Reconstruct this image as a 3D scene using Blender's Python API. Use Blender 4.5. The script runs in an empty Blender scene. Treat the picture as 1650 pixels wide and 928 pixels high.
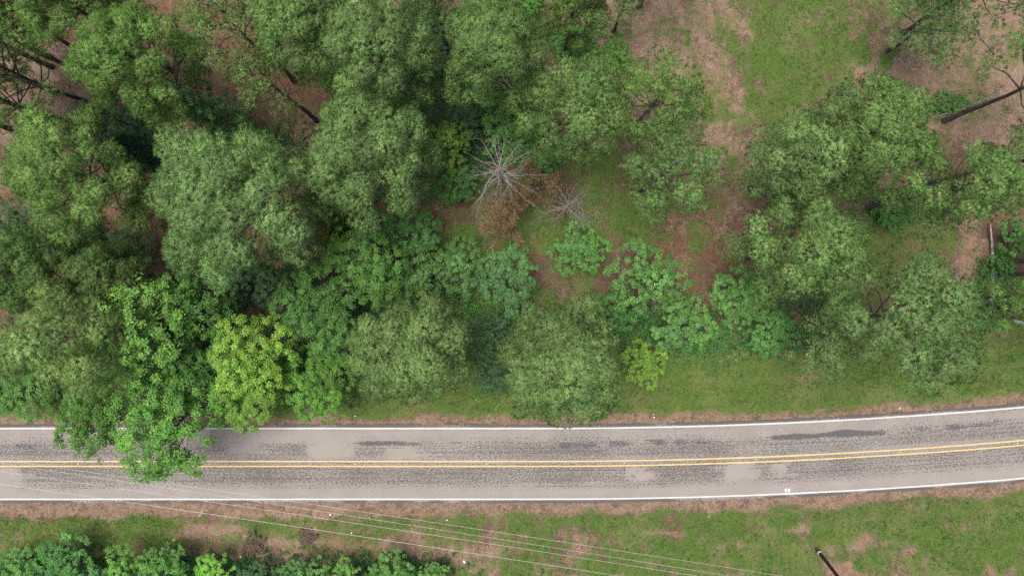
import bpy, math, random
import numpy as np
from mathutils import Vector

# ------------------------------------------------------------------ camera, sky, sun, exposure
H, F = 64.4, 1120.0                       # drone height in metres, focal length in photo pixels (1650 wide)
scene = bpy.context.scene
C = scene.collection
cam_data = bpy.data.cameras.new('camera'); cam = bpy.data.objects.new('camera', cam_data); C.objects.link(cam)
cam.location = (0, 0, H); cam.rotation_euler = (0, 0, 0)
cam_data.sensor_width = 36.0; cam_data.lens = 36.0 * F / 1650.0
cam_data.clip_start = 0.5; cam_data.clip_end = 2000
scene.camera = cam

SUN_EL, SUN_AZ = math.radians(80), math.radians(285)      # azimuth clockwise from +Y
world = bpy.data.worlds.new('World'); scene.world = world; world.use_nodes = True
wn = world.node_tree.nodes; wn.clear()
sky = wn.new('ShaderNodeTexSky'); sky.sky_type = 'NISHITA'; sky.sun_disc = False
sky.sun_elevation = SUN_EL; sky.sun_rotation = SUN_AZ
sky.air_density = 1.0; sky.dust_density = 6.0; sky.ozone_density = 0.3; sky.altitude = 100
bg = wn.new('ShaderNodeBackground'); bg.inputs['Strength'].default_value = 0.075
wo = wn.new('ShaderNodeOutputWorld')
world.node_tree.links.new(sky.outputs[0], bg.inputs[0]); world.node_tree.links.new(bg.outputs[0], wo.inputs[0])
sd = bpy.data.lights.new('sun', 'SUN'); sun = bpy.data.objects.new('sun', sd); C.objects.link(sun)
sd.energy = 1.5; sd.angle = math.radians(28); sd.color = (1.0, 0.96, 0.9)
dirv = Vector((math.sin(SUN_AZ) * math.cos(SUN_EL), math.cos(SUN_AZ) * math.cos(SUN_EL), math.sin(SUN_EL)))
sun.rotation_euler = dirv.to_track_quat('Z', 'Y').to_euler(); sun.location = (0, -60, 90)
vs = scene.view_settings
vs.view_transform = 'Standard'; vs.look = 'None'; vs.gamma = 1.0; vs.use_curve_mapping = False; vs.exposure = 1.50
cy = scene.cycles
cy.max_bounces = 5; cy.diffuse_bounces = 4; cy.transmission_bounces = 3; cy.use_denoising = False; cy.use_adaptive_sampling = False; cy.glossy_bounces = 1; cy.transparent_max_bounces = 4

rng = np.random.default_rng(7)
random.seed(7)

# ------------------------------------------------------------------ helpers
def W(px, py, z=0.0):
    """photo pixel -> point of the place at height z"""
    s = (H - z) / F
    return np.array([(px - 825.0) * s, -(py - 464.0) * s, z])

def mesh_np(name, verts, faces, mat, attr=None, smooth=False, normals=None):
    """verts (n,3), faces (m,3) or (m,4) arrays -> mesh datablock"""
    verts = np.asarray(verts, np.float32); faces = np.asarray(faces, np.int32)
    me = bpy.data.meshes.new(name)
    k = faces.shape[1]
    me.vertices.add(len(verts)); me.vertices.foreach_set('co', verts.ravel())
    me.loops.add(faces.size); me.loops.foreach_set('vertex_index', faces.ravel())
    me.polygons.add(len(faces)); me.polygons.foreach_set('loop_start', np.arange(0, faces.size, k, dtype=np.int32))
    me.polygons.foreach_set('use_smooth', np.full(len(faces), smooth, dtype=bool))
    for an, arr in (attr or {}).items():
        arr = np.asarray(arr, np.float32)
        if arr.ndim == 2 and arr.shape[1] == 3: arr = np.hstack([arr, np.ones((len(arr), 1), np.float32)])
        a = me.attributes.new(an, 'FLOAT_COLOR', 'POINT'); a.data.foreach_set('color', arr.ravel())
    me.update(calc_edges=True)
    if normals is not None:
        a = me.attributes.new('custom_normal', 'FLOAT_VECTOR', 'POINT'); a.data.foreach_set('vector', np.asarray(normals, np.float32).ravel())
    me.materials.append(mat)
    return me

def link(name, data, parent=None, color=None):
    o = bpy.data.objects.new(name, data); C.objects.link(o)
    if parent is not None: o.parent = parent
    if color is not None: o.color = (*color, 1)
    return o

def tag(o, label=None, cat=None, group=None, kind=None):
    if label: o['label'] = label
    if cat: o['category'] = cat
    if group: o['group'] = group
    if kind: o['kind'] = kind
    return o

def unit(v): return v / np.maximum(np.linalg.norm(v, axis=-1, keepdims=True), 1e-9)

class Tubes:
    """collects tapered tubes along paths"""
    def __init__(s): s.v, s.f, s.n = [], [], 0
    def add(s, pts, rad, k=6, cap=False):
        pts = np.asarray(pts, float); m = len(pts); rad = np.broadcast_to(np.asarray(rad, float), (m,))
        t = unit(np.gradient(pts, axis=0))
        up = np.where(np.abs(t[:, 2:3]) > 0.9, np.array([[1.0, 0, 0]]), np.array([[0, 0, 1.0]]))
        a = unit(np.cross(t, up)); b = np.cross(t, a)
        ang = np.arange(k) * 2 * math.pi / k
        ring = pts[:, None, :] + rad[:, None, None] * (np.cos(ang)[None, :, None] * a[:, None, :] + np.sin(ang)[None, :, None] * b[:, None, :])
        s.v.append(ring.reshape(-1, 3))
        i = np.arange(m - 1)[:, None] * k; j = np.arange(k)[None, :]; jn = (j + 1) % k
        q = np.stack([i + j, i + jn, i + k + jn, i + k + j], -1).reshape(-1, 4) + s.n
        s.f.append(q); n0 = s.n; s.n += m * k
        if cap:
            for e, o in ((pts[0], n0), (pts[-1], n0 + (m - 1) * k)):
                s.v.append(e[None]); c = s.n; s.n += 1
                s.f.append(np.array([[o + x, o + (x + 1) % k, c, c] for x in range(k)]))
    def build(s, name, mat, smooth=True):
        f = np.vstack(s.f); v = np.vstack(s.v)
        tri = f[f[:, 2] == f[:, 3]][:, :3]; quad = f[f[:, 2] != f[:, 3]]
        f3 = np.vstack([quad[:, [0, 1, 2]], quad[:, [0, 2, 3]], tri])
        return mesh_np(name, v, f3, mat, smooth=smooth)

def vnoise(x, y, seed, scale):
    """smooth value noise on arrays, about -1..1"""
    r = np.random.default_rng(seed); n = 128; g = r.uniform(-1, 1, (n, n))
    u, v = x / scale + 31.7, y / scale + 57.3
    iu, iv = np.floor(u).astype(int), np.floor(v).astype(int)
    fu, fv = u - iu, v - iv; fu = fu * fu * (3 - 2 * fu); fv = fv * fv * (3 - 2 * fv)
    a = g[iu % n, iv % n]; b = g[(iu + 1) % n, iv % n]; c = g[iu % n, (iv + 1) % n]; d = g[(iu + 1) % n, (iv + 1) % n]
    return (a * (1 - fu) + b * fu) * (1 - fv) + (c * (1 - fu) + d * fu) * fv

# ------------------------------------------------------------------ materials
class NT:
    def __init__(s, name):
        s.m = bpy.data.materials.new(name); s.m.use_nodes = True; s.t = s.m.node_tree; s.t.nodes.clear()
        s.out = s.n('ShaderNodeOutputMaterial')
    def n(s, typ, **kw):
        nd = s.t.nodes.new(typ)
        for k, v in kw.items(): setattr(nd, k, v)
        return nd
    def l(s, a, b): s.t.links.new(a, b)
    def val(s, sock, x):
        if hasattr(x, 'is_output'): s.l(x, sock)
        else: sock.default_value = x
    def math(s, op, a, b=None, c=None, clamp=False):
        nd = s.n('ShaderNodeMath', operation=op, use_clamp=clamp); s.val(nd.inputs[0], a)
        if b is not None: s.val(nd.inputs[1], b)
        if c is not None: s.val(nd.inputs[2], c)
        return nd.outputs[0]
    def mix(s, f, a, b, blend='MIX'):
        nd = s.n('ShaderNodeMix', data_type='RGBA', blend_type=blend); s.val(nd.inputs[0], f)
        for k, x in ((6, a), (7, b)):
            if isinstance(x, tuple): nd.inputs[k].default_value = (*x, 1)
            else: s.l(x, nd.inputs[k])
        return nd.outputs[2]
    def noise(s, scale, detail=3, rough=0.55, vec=None, dist=0.0):
        nd = s.n('ShaderNodeTexNoise'); nd.inputs['Scale'].default_value = scale; nd.inputs['Detail'].default_value = detail
        nd.inputs['Roughness'].default_value = rough; nd.inputs['Distortion'].default_value = dist
        s.l(vec if vec is not None else s.pos(), nd.inputs['Vector']); return nd.outputs['Fac']
    def pos(s):
        if not hasattr(s, '_p'): s._p = s.n('ShaderNodeNewGeometry').outputs['Position']
        return s._p
    def ramp(s, x, lo, hi, smooth=True):
        nd = s.n('ShaderNodeMapRange', interpolation_type='SMOOTHSTEP' if smooth else 'LINEAR'); s.l(x, nd.inputs[0])
        s.val(nd.inputs[1], lo); s.val(nd.inputs[2], hi); return nd.outputs[0]
    def bump(s, h, strength, dist):
        nd = s.n('ShaderNodeBump'); nd.inputs['Strength'].default_value = strength; nd.inputs['Distance'].default_value = dist
        s.l(h, nd.inputs['Height']); return nd.outputs[0]
    def principled(s, col, rough=0.8, spec=0.3, normal=None):
        p = s.n('ShaderNodeBsdfPrincipled')
        if isinstance(col, tuple): p.inputs['Base Color'].default_value = (*col, 1)
        else: s.l(col, p.inputs['Base Color'])
        s.val(p.inputs['Roughness'], rough); s.val(p.inputs['Specular IOR Level'], spec)
        if normal is not None: s.l(normal, p.inputs['Normal'])
        return p
    def done(s, shader): s.l(shader.outputs[0], s.out.inputs[0]); return s.m

def leaf_material(name, trans, rough, spec):
    m = NT(name)
    a = m.n('ShaderNodeAttribute', attribute_name='tone'); oi = m.n('ShaderNodeObjectInfo')
    col = m.mix(1.0, oi.outputs['Color'], a.outputs['Color'], 'MULTIPLY')
    p = m.principled(col, rough, spec)
    tr = m.n('ShaderNodeBsdfTranslucent'); m.l(col, tr.inputs[0])
    mx = m.n('ShaderNodeMixShader'); mx.inputs[0].default_value = trans
    m.l(p.outputs[0], mx.inputs[1]); m.l(tr.outputs[0], mx.inputs[2])
    return m.done(mx)
M = {}
M['needles'] = leaf_material('pine_needles', 0.38, 0.6, 0.25)
M['leaves'] = leaf_material('broad_leaves', 0.42, 0.5, 0.35)
def attr_material(name, rough=0.85, spec=0.2):
    m = NT(name); a = m.n('ShaderNodeAttribute', attribute_name='tone')
    p = m.principled(a.outputs['Color'], rough, spec)
    tr = m.n('ShaderNodeBsdfTranslucent'); m.l(a.outputs['Color'], tr.inputs[0])
    mx = m.n('ShaderNodeMixShader'); mx.inputs[0].default_value = 0.25
    m.l(p.outputs[0], mx.inputs[1]); m.l(tr.outputs[0], mx.inputs[2])
    return m.done(mx)
M['grass'] = attr_material('grass_blades')
M['undergrowth'] = attr_material('undergrowth_leaves', 0.6, 0.3)
def bark(name, c1, c2, scale=6.0):
    m = NT(name)
    tc = m.n('ShaderNodeTexCoord').outputs['Object']
    mp = m.n('ShaderNodeMapping'); mp.inputs['Scale'].default_value = (1, 1, 0.25); m.l(tc, mp.inputs[0])
    n = m.noise(scale, 4, 0.65, mp.outputs[0])
    col = m.mix(m.ramp(n, 0.35, 0.65), c1, c2)
    return m.done(m.principled(col, 0.95, 0.1, m.bump(n, 0.7, 0.05)))
M['pine_bark'] = bark('pine_bark', (0.045, 0.034, 0.030), (0.12, 0.095, 0.085))
M['grey_bark'] = bark('grey_bark', (0.10, 0.088, 0.078), (0.21, 0.19, 0.17))
M['dead_wood'] = bark('dead_wood', (0.140, 0.122, 0.112), (0.285, 0.258, 0.240), 9)
M['pale_log'] = bark('pale_log', (0.1870, 0.1445, 0.1190), (0.4080, 0.3655, 0.3315), 5)
M['pole_wood'] = bark('pole_wood', (0.028, 0.020, 0.018), (0.075, 0.052, 0.045), 10)
def plain(name, col, rough=0.6, spec=0.3, metal=0.0, nscale=20, var=0.25):
    m = NT(name); n = m.noise(nscale, 3)
    c = m.mix(m.ramp(n, 0.3, 0.7), tuple(x * (1 - var) for x in col), col)
    p = m.principled(c, rough, spec); p.inputs['Metallic'].default_value = metal
    return m.done(p)
M['wire'] = plain('aluminium_wire', (0.46, 0.46, 0.45), 0.45, 0.5, 0.3)
M['galvanised'] = plain('galvanised_steel', (0.62, 0.63, 0.64), 0.4, 0.5, 0.2)
M['white_plastic'] = plain('white_plastic', (0.78, 0.77, 0.73), 0.4)
M['orange_plastic'] = plain('orange_plastic', (0.62, 0.20, 0.05), 0.4)
M['porcelain'] = plain('porcelain', (0.55, 0.55, 0.52), 0.25, 0.5)
M['paper'] = plain('white_paper', (0.8, 0.8, 0.79), 0.7)

# ------------------------------------------------------------------ the road's line
R_CURVE = 514.0
X0 = (870 - 825) * H / F; YC = -(747 - 464) * H / F                  # where the bend begins; the straight's centre line
def road_c(x):
    """centre line point and unit normal (to the north) at along-distance x"""
    x = np.asarray(x, float); d = np.maximum(x - X0, 0)
    y = YC + d * d / (2 * R_CURVE); sl = d / R_CURVE
    nrm = np.stack([-sl, np.ones_like(sl)], -1) / np.sqrt(1 + sl * sl)[..., None]
    return np.stack([x, y], -1), nrm
def road_v(x, y):
    """signed distance from the centre line, north positive"""
    d = np.maximum(x - X0, 0); sl = d / R_CURVE
    return (y - (YC + d * d / (2 * R_CURVE))) / np.sqrt(1 + sl * sl)

# ------------------------------------------------------------------ ground
def graded(lo, hi, step, far):
    c = np.arange(lo, hi + step * 0.5, step); g = []
    s, p = step, hi
    while p < far: s *= 1.28; p += s; g.append(p)
    g = np.array(g); return np.concatenate([(lo - (g - hi))[::-1], c, g])
gx = graded(-58, 58, 0.26, 420); gy = graded(-34, 34, 0.26, 420)
GX, GY = np.meshgrid(gx, gy, indexing='ij')
def terrain(x, y):
    v = road_v(x, y); a = np.abs(v)
    z = 0.10 * vnoise(x, y, 1, 5.0) + 0.04 * vnoise(x, y, 2, 1.3)
    ditch = -0.35 * np.exp(-((a - 7.2) / 1.6) ** 2)
    rise = np.clip((a - 9) * 0.02, 0, 1.0)
    t = np.clip((a - 4.0) / 1.2, 0, 1); t = t * t * (3 - 2 * t)
    return np.where(a < 3.95, -0.05, -0.05 + t * (z + ditch + rise + 0.03))
GZ = terrain(GX, GY)
# what the ground is made of, as photo positions: (px, py, rx, ry, grass, red straw, dry straw, bare dirt)
PXg = GX * F / H + 825; PYg = -GY * F / H + 464
def sig(t): return 1 / (1 + np.exp(-np.clip(t, -30, 30)))
wob = 38 * vnoise(GX, GY, 11, 3.2) + 22 * vnoise(GX, GY, 12, 1.1)
PX, PY = PXg + wob, PYg + 38 * vnoise(GX, GY, 13, 3.2) + 22 * vnoise(GX, GY, 14, 1.1)
wt = np.zeros(GX.shape + (4,))
left = sig((700 - PX) / 40)
wt[..., 0] = 0.45 * (1 - left) + 0.10 * left
wt[..., 1] = 0.25 * (1 - left) + 0.85 * left
wt[..., 2] = 0.25 * (1 - left) + 0.12 * left
BLOBS = [(40, 110, 90, 60, .05, .2, .85, 0), (20, 190, 90, 50, .0, .2, .95, 0), (150, 150, 70, 60, .05, .4, .7, 0), (25, 305, 60, 30, .1, .3, .7, 0),
    (390, 130, 80, 70, .05, 1, .05, 0), (455, 170, 50, 50, .0, 1, .0, 0), (270, 370, 60, 60, .05, .9, .2, 0), (300, 420, 60, 30, .05, .8, .2, .1),
    (745, 365, 75, 65, .66, .35, .2, 0), (900, 400, 60, 60, .62, .4, .2, 0), (990, 330, 110, 90, .80, .30, .22, 0), (1060, 400, 90, 45, .60, .5, .2, 0), (1130, 430, 110, 40, .15, .95, .2, 0),
    (1150, 350, 60, 60, .3, .8, .3, 0), (1180, 310, 40, 50, .25, .7, .55, 0), (930, 60, 80, 60, .6, .4, .2, 0), (860, 30, 50, 40, .65, .3, .2, 0),
    (1070, 60, 110, 85, .22, .1, .9, 0), (1150, 150, 85, 110, .45, .05, .72, 0), (1190, 260, 60, 60, .25, .3, .8, 0), (1225, 110, 50, 100, .58, 0, .6, 0),
    (1300, 70, 85, 110, .88, 0, .35, 0), (1290, 170, 90, 60, .80, 0, .4, 0), (1382, 110, 24, 62, .05, .05, 1, 0), (1440, 90, 45, 80, .55, .05, .55, 0),
    (1500, 130, 95, 65, .05, .1, 1, 0), (1590, 150, 70, 80, .1, .15, 1, 0), (1570, 40, 70, 60, .2, .1, .9, 0), (1590, 210, 60, 50, .1, .35, .8, 0), (1480, 215, 60, 30, .35, .4, .5, 0),
    (1620, 330, 55, 75, .1, .95, .15, 0), (1430, 400, 90, 80, .75, .3, .2, 0), (1560, 425, 36, 52, .0, .35, .6, .55), (1490, 370, 60, 50, .45, .4, .4, 0), (1250, 330, 60, 50, .3, .7, .2, 0)]
for (bx, by, rx, ry, *val) in BLOBS:
    g = np.exp(-(((PX - bx) / rx) ** 2 + ((PY - by) / ry) ** 2) ** 1.5)[..., None]
    wt = wt * (1 - g) + np.array(val) * g
v = road_v(GX, GY) + 0.35 * vnoise(GX, GY, 15, 2.2) + 0.18 * vnoise(GX, GY, 16, 0.6)
# mown verge north of the road
vn = sig((v - 3.6) / 0.15) * sig((10.6 + 1.2 * vnoise(GX, GY, 17, 6) - v) / 0.5)
left2 = sig((560 - PXg) / 60)
v0_ = road_v(GX, GY)
verge = np.stack([1.02 - 0.20 * left2 + 0.12 * np.sin(v0_ * 4.6 + 3.1), 0 * v, 0.22 + 0.30 * np.sin(v0_ * 4.6), 0 * v], -1)
wt = wt * (1 - vn[..., None]) + verge * vn[..., None]
# south verge
vsm = sig((-3.5 - v) / 0.15)
brown = np.exp(-(((PXg - 560) / 330) ** 2 + ((PYg - 890) / 45) ** 2))
gl = 0.78 + .16 * sig((330 - PXg) / 60) - 0.55 * brown + 0.25 * np.exp(-(((PXg - 130) / 260) ** 2 + ((PYg - 845) / 22) ** 2)) + 0.12 * sig((PXg - 1000) / 80)
south = np.stack([gl + 0.10 * vnoise(GX, GY, 18, 3), 0.55 * brown, 0.38 + 0.24 * brown + 0.15 * vnoise(GX, GY, 19, 2), 0.06 + 0 * v], -1)
wt = wt * (1 - vsm[..., None]) + south * vsm[..., None]
# gravelly shoulders
va = np.abs(v); sh_w = np.where(v > 0, 4.40, 4.62 + 0.45 * sig((600 - PXg) / 120))
shw = (sig((va - 3.3) / 0.1) * sig((sh_w - va) / 0.14))[..., None]
wt = wt * (1 - shw) + np.array([0.10, 0.0, 0.62, 0.26]) * shw
for (bx, by, r) in ((325, 845, 26), (1090, 878, 17), (1207, 892, 13), (935, 880, 20), (1360, 912, 34), (1318, 878, 9), (1300, 672, 14), (1345, 668, 16), (640, 683, 10), (875, 816, 9), (970, 815, 10), (1205, 808, 14), (1050, 612, 20), (1550, 791, 14), (1600, 915, 20), (1430, 905, 18)):
    g = np.exp(-(((PX - bx) / r) ** 2 + ((PY - by) / (r * .7)) ** 2) ** 1.1)[..., None]
    wt = wt * (1 - g) + np.array([.22, 0, .32, .62]) * g
v0 = road_v(GX, GY)
streak = vnoise(GX * .10, v0, 57, .55) * .6 + vnoise(GX * .22, v0, 58, .9) * .5
sk = np.exp(-((np.abs(v0) - 7.2) / 3.2) ** 2) * (np.abs(v0) > 4.7)
wt[..., 0] -= .30 * sk * streak; wt[..., 2] += .55 * sk * streak
sk2 = np.exp(-(((PXg - 1140) / 120) ** 2 + ((PYg - 120) / 130) ** 2)); st2 = vnoise(GX, GY * .35, 59, .75) + .6 * vnoise(GX, GY * .4, 60, .35)
wt[..., 0] += .38 * sk2 * st2; wt[..., 2] -= .15 * sk2 * st2
patch = 0.30 * vnoise(GX, GY, 51, 2.4) + 0.30 * vnoise(GX, GY, 52, 1.0) + .32 * vnoise(GX, GY, 53, .5)      # natural patchiness of the sward
off = (np.abs(v) > 4.9) * 1.0 * np.where(vn > .5, .55, 1.0)
wt[..., 0] += off * patch * (wt[..., 0] > .03); wt[..., 2] += off * .5 * (0.4 * vnoise(GX, GY, 54, 1.6) + .3 * vnoise(GX, GY, 55, .7)); wt[..., 1] += off * .25 * vnoise(GX, GY, 56, 1.2)
wt = np.clip(wt, 0, 1.2)

m = NT('ground_soil_grass_and_straw')
at = m.n('ShaderNodeAttribute', attribute_name='cover'); sp = m.n('ShaderNodeSeparateColor'); m.l(at.outputs['Color'], sp.inputs[0])
n1, n2, n3, n4 = m.noise(0.9, 4, .6), m.noise(3.2, 4, .65), m.noise(9, 4, .7), m.noise(30, 3, .7)
nA, nB = m.noise(1.7, 5, .7, dist=0.6), m.noise(5.0, 4, .7)
n5 = m.noise(16, 5, .8); n0 = m.noise(.28, 3, .6); nS = m.noise(2.2, 6, .8, dist=1.2)
soil = m.mix(m.ramp(n3, .3, .7), (0.0560, 0.0344, 0.0256), (0.1120, 0.0736, 0.0528))
straw = m.mix(m.ramp(nS, .35, .65), (0.078, 0.042, 0.027), (0.140, 0.084, 0.055))
straw = m.mix(m.ramp(n5, .45, .66), straw, (0.0600, 0.0336, 0.0240))
straw = m.mix(m.math('MULTIPLY', m.ramp(n4, .52, .70), .6), straw, (0.2400, 0.1520, 0.0960))
dry = m.mix(m.ramp(nS, .32, .68), (0.1320, 0.0896, 0.0640), (0.2640, 0.1920, 0.1400))
dry = m.mix(m.math('MULTIPLY', m.ramp(n5, .45, .66), .8), dry, (0.1000, 0.0640, 0.0464))
dry = m.mix(m.math('MULTIPLY', m.ramp(n1, .5, .7), .5), dry, (0.1600, 0.0880, 0.0576))
dirt = m.mix(m.ramp(n2, .3, .7), (0.145, 0.085, 0.056), (0.215, 0.142, 0.100))
gcol = m.mix(m.ramp(nS, .3, .7), (0.042, 0.090, 0.015), (0.095, 0.140, 0.034))
gcol = m.mix(m.ramp(n5, .42, .66), gcol, (0.036, 0.066, 0.015))
gcol = m.mix(m.math('MULTIPLY', m.ramp(n0, .45, .65), .45), gcol, (0.125, 0.135, 0.050))
def cover(w, n, k, soft):
    return m.ramp(m.math('ADD', w, m.math('MULTIPLY', m.math('SUBTRACT', n, 0.5), k)), 0.5 - soft, 0.5 + soft)
def avg(*a):
    o = m.math('MULTIPLY', a[0], 1 / len(a))
    for x in a[1:]: o = m.math('ADD', o, m.math('MULTIPLY', x, 1 / len(a)))
    return o
col = m.mix(cover(sp.outputs[1], avg(nA, n3, n1), 2.6, .35), soil, straw)
col = m.mix(cover(sp.outputs[2], avg(n1, nS, n3), 4.5, .35), col, dry)
col = m.mix(cover(at.outputs['Alpha'], avg(n2, n5, nA), 3.0, .35), col, dirt)
col = m.mix(cover(sp.outputs[0], avg(nB, nS, n5), 4.5, .35), col, gcol)
M['ground'] = m.done(m.principled(col, 0.95, 0.1, m.bump(m.math('ADD', n3, m.math('MULTIPLY', n4, .5)), 0.6, 0.08)))
nx, ny = GX.shape
idx = np.arange(nx * ny).reshape(nx, ny)
gf = np.stack([idx[:-1, :-1], idx[1:, :-1], idx[1:, 1:], idx[:-1, 1:]], -1).reshape(-1, 4)
ground = link('ground', mesh_np('ground', np.stack([GX, GY, GZ], -1).reshape(-1, 3), gf, M['ground'], {'cover': wt.reshape(-1, 4)}, True))
tag(ground, 'red soil with patchy grass and pine straw under the trees', kind='structure')

def at_grid(arr, x, y):
    i = np.clip(np.searchsorted(gx, x) - 1, 0, nx - 2); j = np.clip(np.searchsorted(gy, y) - 1, 0, ny - 2)
    return arr[i, j]
def tz(x, y): return float(terrain(np.array(float(x)), np.array(float(y))))

# ------------------------------------------------------------------ road and its markings
def strip(name, x0, x1, dx, vs_, z, mat, skirt=0.0, attr_fn=None, wave=0.0):
    xs = np.arange(x0, x1 + dx * .5, dx); p, n = road_c(xs)
    vv = np.asarray(vs_, float)
    P = p[:, None, :] + n[:, None, :] * vv[None, :, None]
    if wave:
        P[:, 0] += n * (wave * (vnoise(xs, xs * 0, 21, .8) + .6 * vnoise(xs, xs * 0, 22, .25)))[:, None]
        P[:, -1] += n * (wave * (vnoise(xs, xs * 0, 23, .8) + .6 * vnoise(xs, xs * 0, 24, .25)))[:, None]
    Z = np.full(P.shape[:2], z); V = np.concatenate([P, Z[..., None]], -1)
    uv = np.stack(np.broadcast_arrays(xs[:, None], vv[None, :]), -1)
    if skirt:
        a, b = V[:, :1].copy(), V[:, -1:].copy(); a[..., 2] -= skirt; b[..., 2] -= skirt
        a[..., 1] -= 0.05; b[..., 1] += 0.05
        V = np.concatenate([a, V, b], 1); uv = np.concatenate([uv[:, :1], uv, uv[:, -1:]], 1)
    k = V.shape[1]; idx = np.arange(V.shape[0] * k).reshape(-1, k)
    f = np.stack([idx[:-1, :-1], idx[1:, :-1], idx[1:, 1:], idx[:-1, 1:]], -1).reshape(-1, 4)
    at_ = {'uvw': np.concatenate([uv, 0 * uv], -1).reshape(-1, 4)}
    if attr_fn: at_['wear'] = attr_fn(uv[..., 0], uv[..., 1]).reshape(-1, 4)
    return mesh_np(name, V.reshape(-1, 3), f, mat, at_)

def wear(x, v):
    """(exposed binder flecks, tar bleeding, pale fines, -) over the road"""
    px = x * F / H + 825
    def band(c, w): return np.exp(-((v - c) / w) ** 2)
    def span(a, b, s=10): return sig((px - a) / s) * sig((b - px) / s)
    jit = 14 * vnoise(x, v, 31, .5)
    pxj = px + jit
    fleck = 0.17 + 0.20 * np.clip(band(1.2, .95) + band(-1.3, .85) + .9 * band(-.6, .5), 0, 1) + .06 * vnoise(x, v, 32, 3)
    smooth = np.zeros_like(v)
    def sm(a, b, v0, v1, k):
        return k * sig((pxj - a) / 5) * sig((b - pxj) / 5) * sig((v - v0) / .08) * sig((v1 - v) / .08)
    smooth = np.maximum.reduce([sm(-900, 38, -3.2, -.3, .8), sm(500, 565, .5, 3.0, .9), sm(625, 682, .5, 1.5, .9), sm(355, 520, 1.9, 3.1, .8), sm(365, 425, 1.0, 3.0, .6),
        sm(1016, 1042, -1.6, -.35, 1), sm(1166, 1212, -1.9, -.3, 1), sm(1252, 1270, -1.75, -.3, 1), sm(-900, 2600, -3.2, -2.35, .5), sm(-900, 900, 2.45, 3.2, .4), sm(900, 2600, 2.5, 3.2, .1)])
    bleed = np.zeros_like(v)
    for a, b, c, w, k in ((-900, 215, 1.7, .5, .62), (215, 365, 1.75, .4, .4), (410, 505, 1.78, .22, .8), (565, 690, 1.85, .24, .9), (690, 800, 1.9, .2, .66), (800, 1235, 1.85, .34, .70),
                          (1235, 1435, 1.98, .36, 1.0), (1435, 1660, 1.95, .4, .74), (1660, 2600, 1.95, .35, .6), (-900, 2600, -2.05, .09, .5), (-900, 2600, -1.78, .06, .35), (40, 420, -1.95, .2, .45),
                          (-900, 2600, .95, .06, .3), (-900, 2600, 2.28, .05, .35), (-900, 2600, -.42, .07, .35), (-900, 2600, .36, .05, .3)):
        c2 = c + .10 * vnoise(x, 0 * x, 41 + int(abs(c) * 10), 3)
        w2 = w * (1 + .35 * vnoise(x, v * 0, 47, 1.1) + .2 * vnoise(x, v * 0, 48, .4)); c2 = c2 + .3 * (w - w2)
        bleed = np.maximum(bleed, k * span(a, b, 22 if k < .9 else 10) * np.exp(-(np.abs(v - c2) / w2) ** 4) * (.80 + .25 * vnoise(x, v, 49, .9)))
    edge = sig((np.abs(v) - 3.36) / .025)
    bleed = np.maximum(bleed, edge * (.75 + .3 * vnoise(x, v, 33, 1.5)))
    bleed = bleed * (1 - .8 * smooth * (1 - edge))
    fleck = np.clip(fleck * (1 - smooth), 0, 1)
    pale = .5 + .5 * vnoise(x, v * 3, 34, 6.0)
    return np.stack([fleck, bleed, pale, smooth], -1)

m = NT('worn_chip_seal')
uv = m.n('ShaderNodeAttribute', attribute_name='uvw').outputs['Vector']
wa = m.n('ShaderNodeAttribute', attribute_name='wear'); ws = m.n('ShaderNodeSeparateColor'); m.l(wa.outputs['Color'], ws.inputs[0])
mpv = m.n('ShaderNodeMapping'); mpv.inputs['Scale'].default_value = (0.75, 1.5, 1); m.l(uv, mpv.inputs[0])
f1 = m.noise(7.5, 2, .6, mpv.outputs[0], 0.5); f2 = m.noise(15, 2, .6, uv); f3 = m.noise(.35, 3, .6, uv); f4 = m.noise(60, 2, .6, uv)
base = m.mix(m.ramp(f3, .3, .7), (0.190, 0.167, 0.149), (0.230, 0.210, 0.190))
base = m.mix(ws.outputs[2], base, m.mix(.5, base, (0.2000, 0.1824, 0.1736)))
base = m.mix(m.ramp(f4, .3, .7), m.mix(.25, base, (0.1200, 0.1040, 0.0960)), base)
base = m.mix(m.math('MULTIPLY', wa.outputs['Alpha'], .55), base, (0.2280, 0.2040, 0.1856))
mps = m.n('ShaderNodeMapping'); mps.inputs['Scale'].default_value = (0.06, 6.5, 1); m.l(uv, mps.inputs[0])
f5 = m.noise(1.0, 4, .7, mps.outputs[0])
mixn = m.math('ADD', m.math('ADD', m.math('MULTIPLY', f1, .60), m.math('MULTIPLY', f2, .12)), m.math('MULTIPLY', f5, .28))
fl = m.ramp(m.math('ADD', mixn, m.math('MULTIPLY', ws.outputs[0], .42)), .615, .675)
col = m.mix(m.math('MULTIPLY', fl, .86), base, (0.066, 0.060, 0.055))
bl = m.ramp(m.math('ADD', m.math('MULTIPLY', m.math('SUBTRACT', mixn, .5), 1.7), ws.outputs[1]), .46, .58)
col = m.mix(m.math('MULTIPLY', bl, .92), col, m.mix(m.ramp(f2, .3, .7), (0.0440, 0.0416, 0.0432), (0.0736, 0.0696, 0.0704)))
rough = m.math('SUBTRACT', .92, m.math('MULTIPLY', bl, .2))
M['road'] = m.done(m.principled(col, rough, .25, m.bump(f2, .4, .01)))
road = link('road', strip('road', -230, 230, 0.4, np.concatenate([[-3.62], np.arange(-3.5, 3.51, 0.1), [3.62]]), 0.0, M['road'], 0.10, wear, .05))
tag(road, 'two-lane road of worn pale chip seal with dark tarry wheel tracks', kind='structure')

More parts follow.
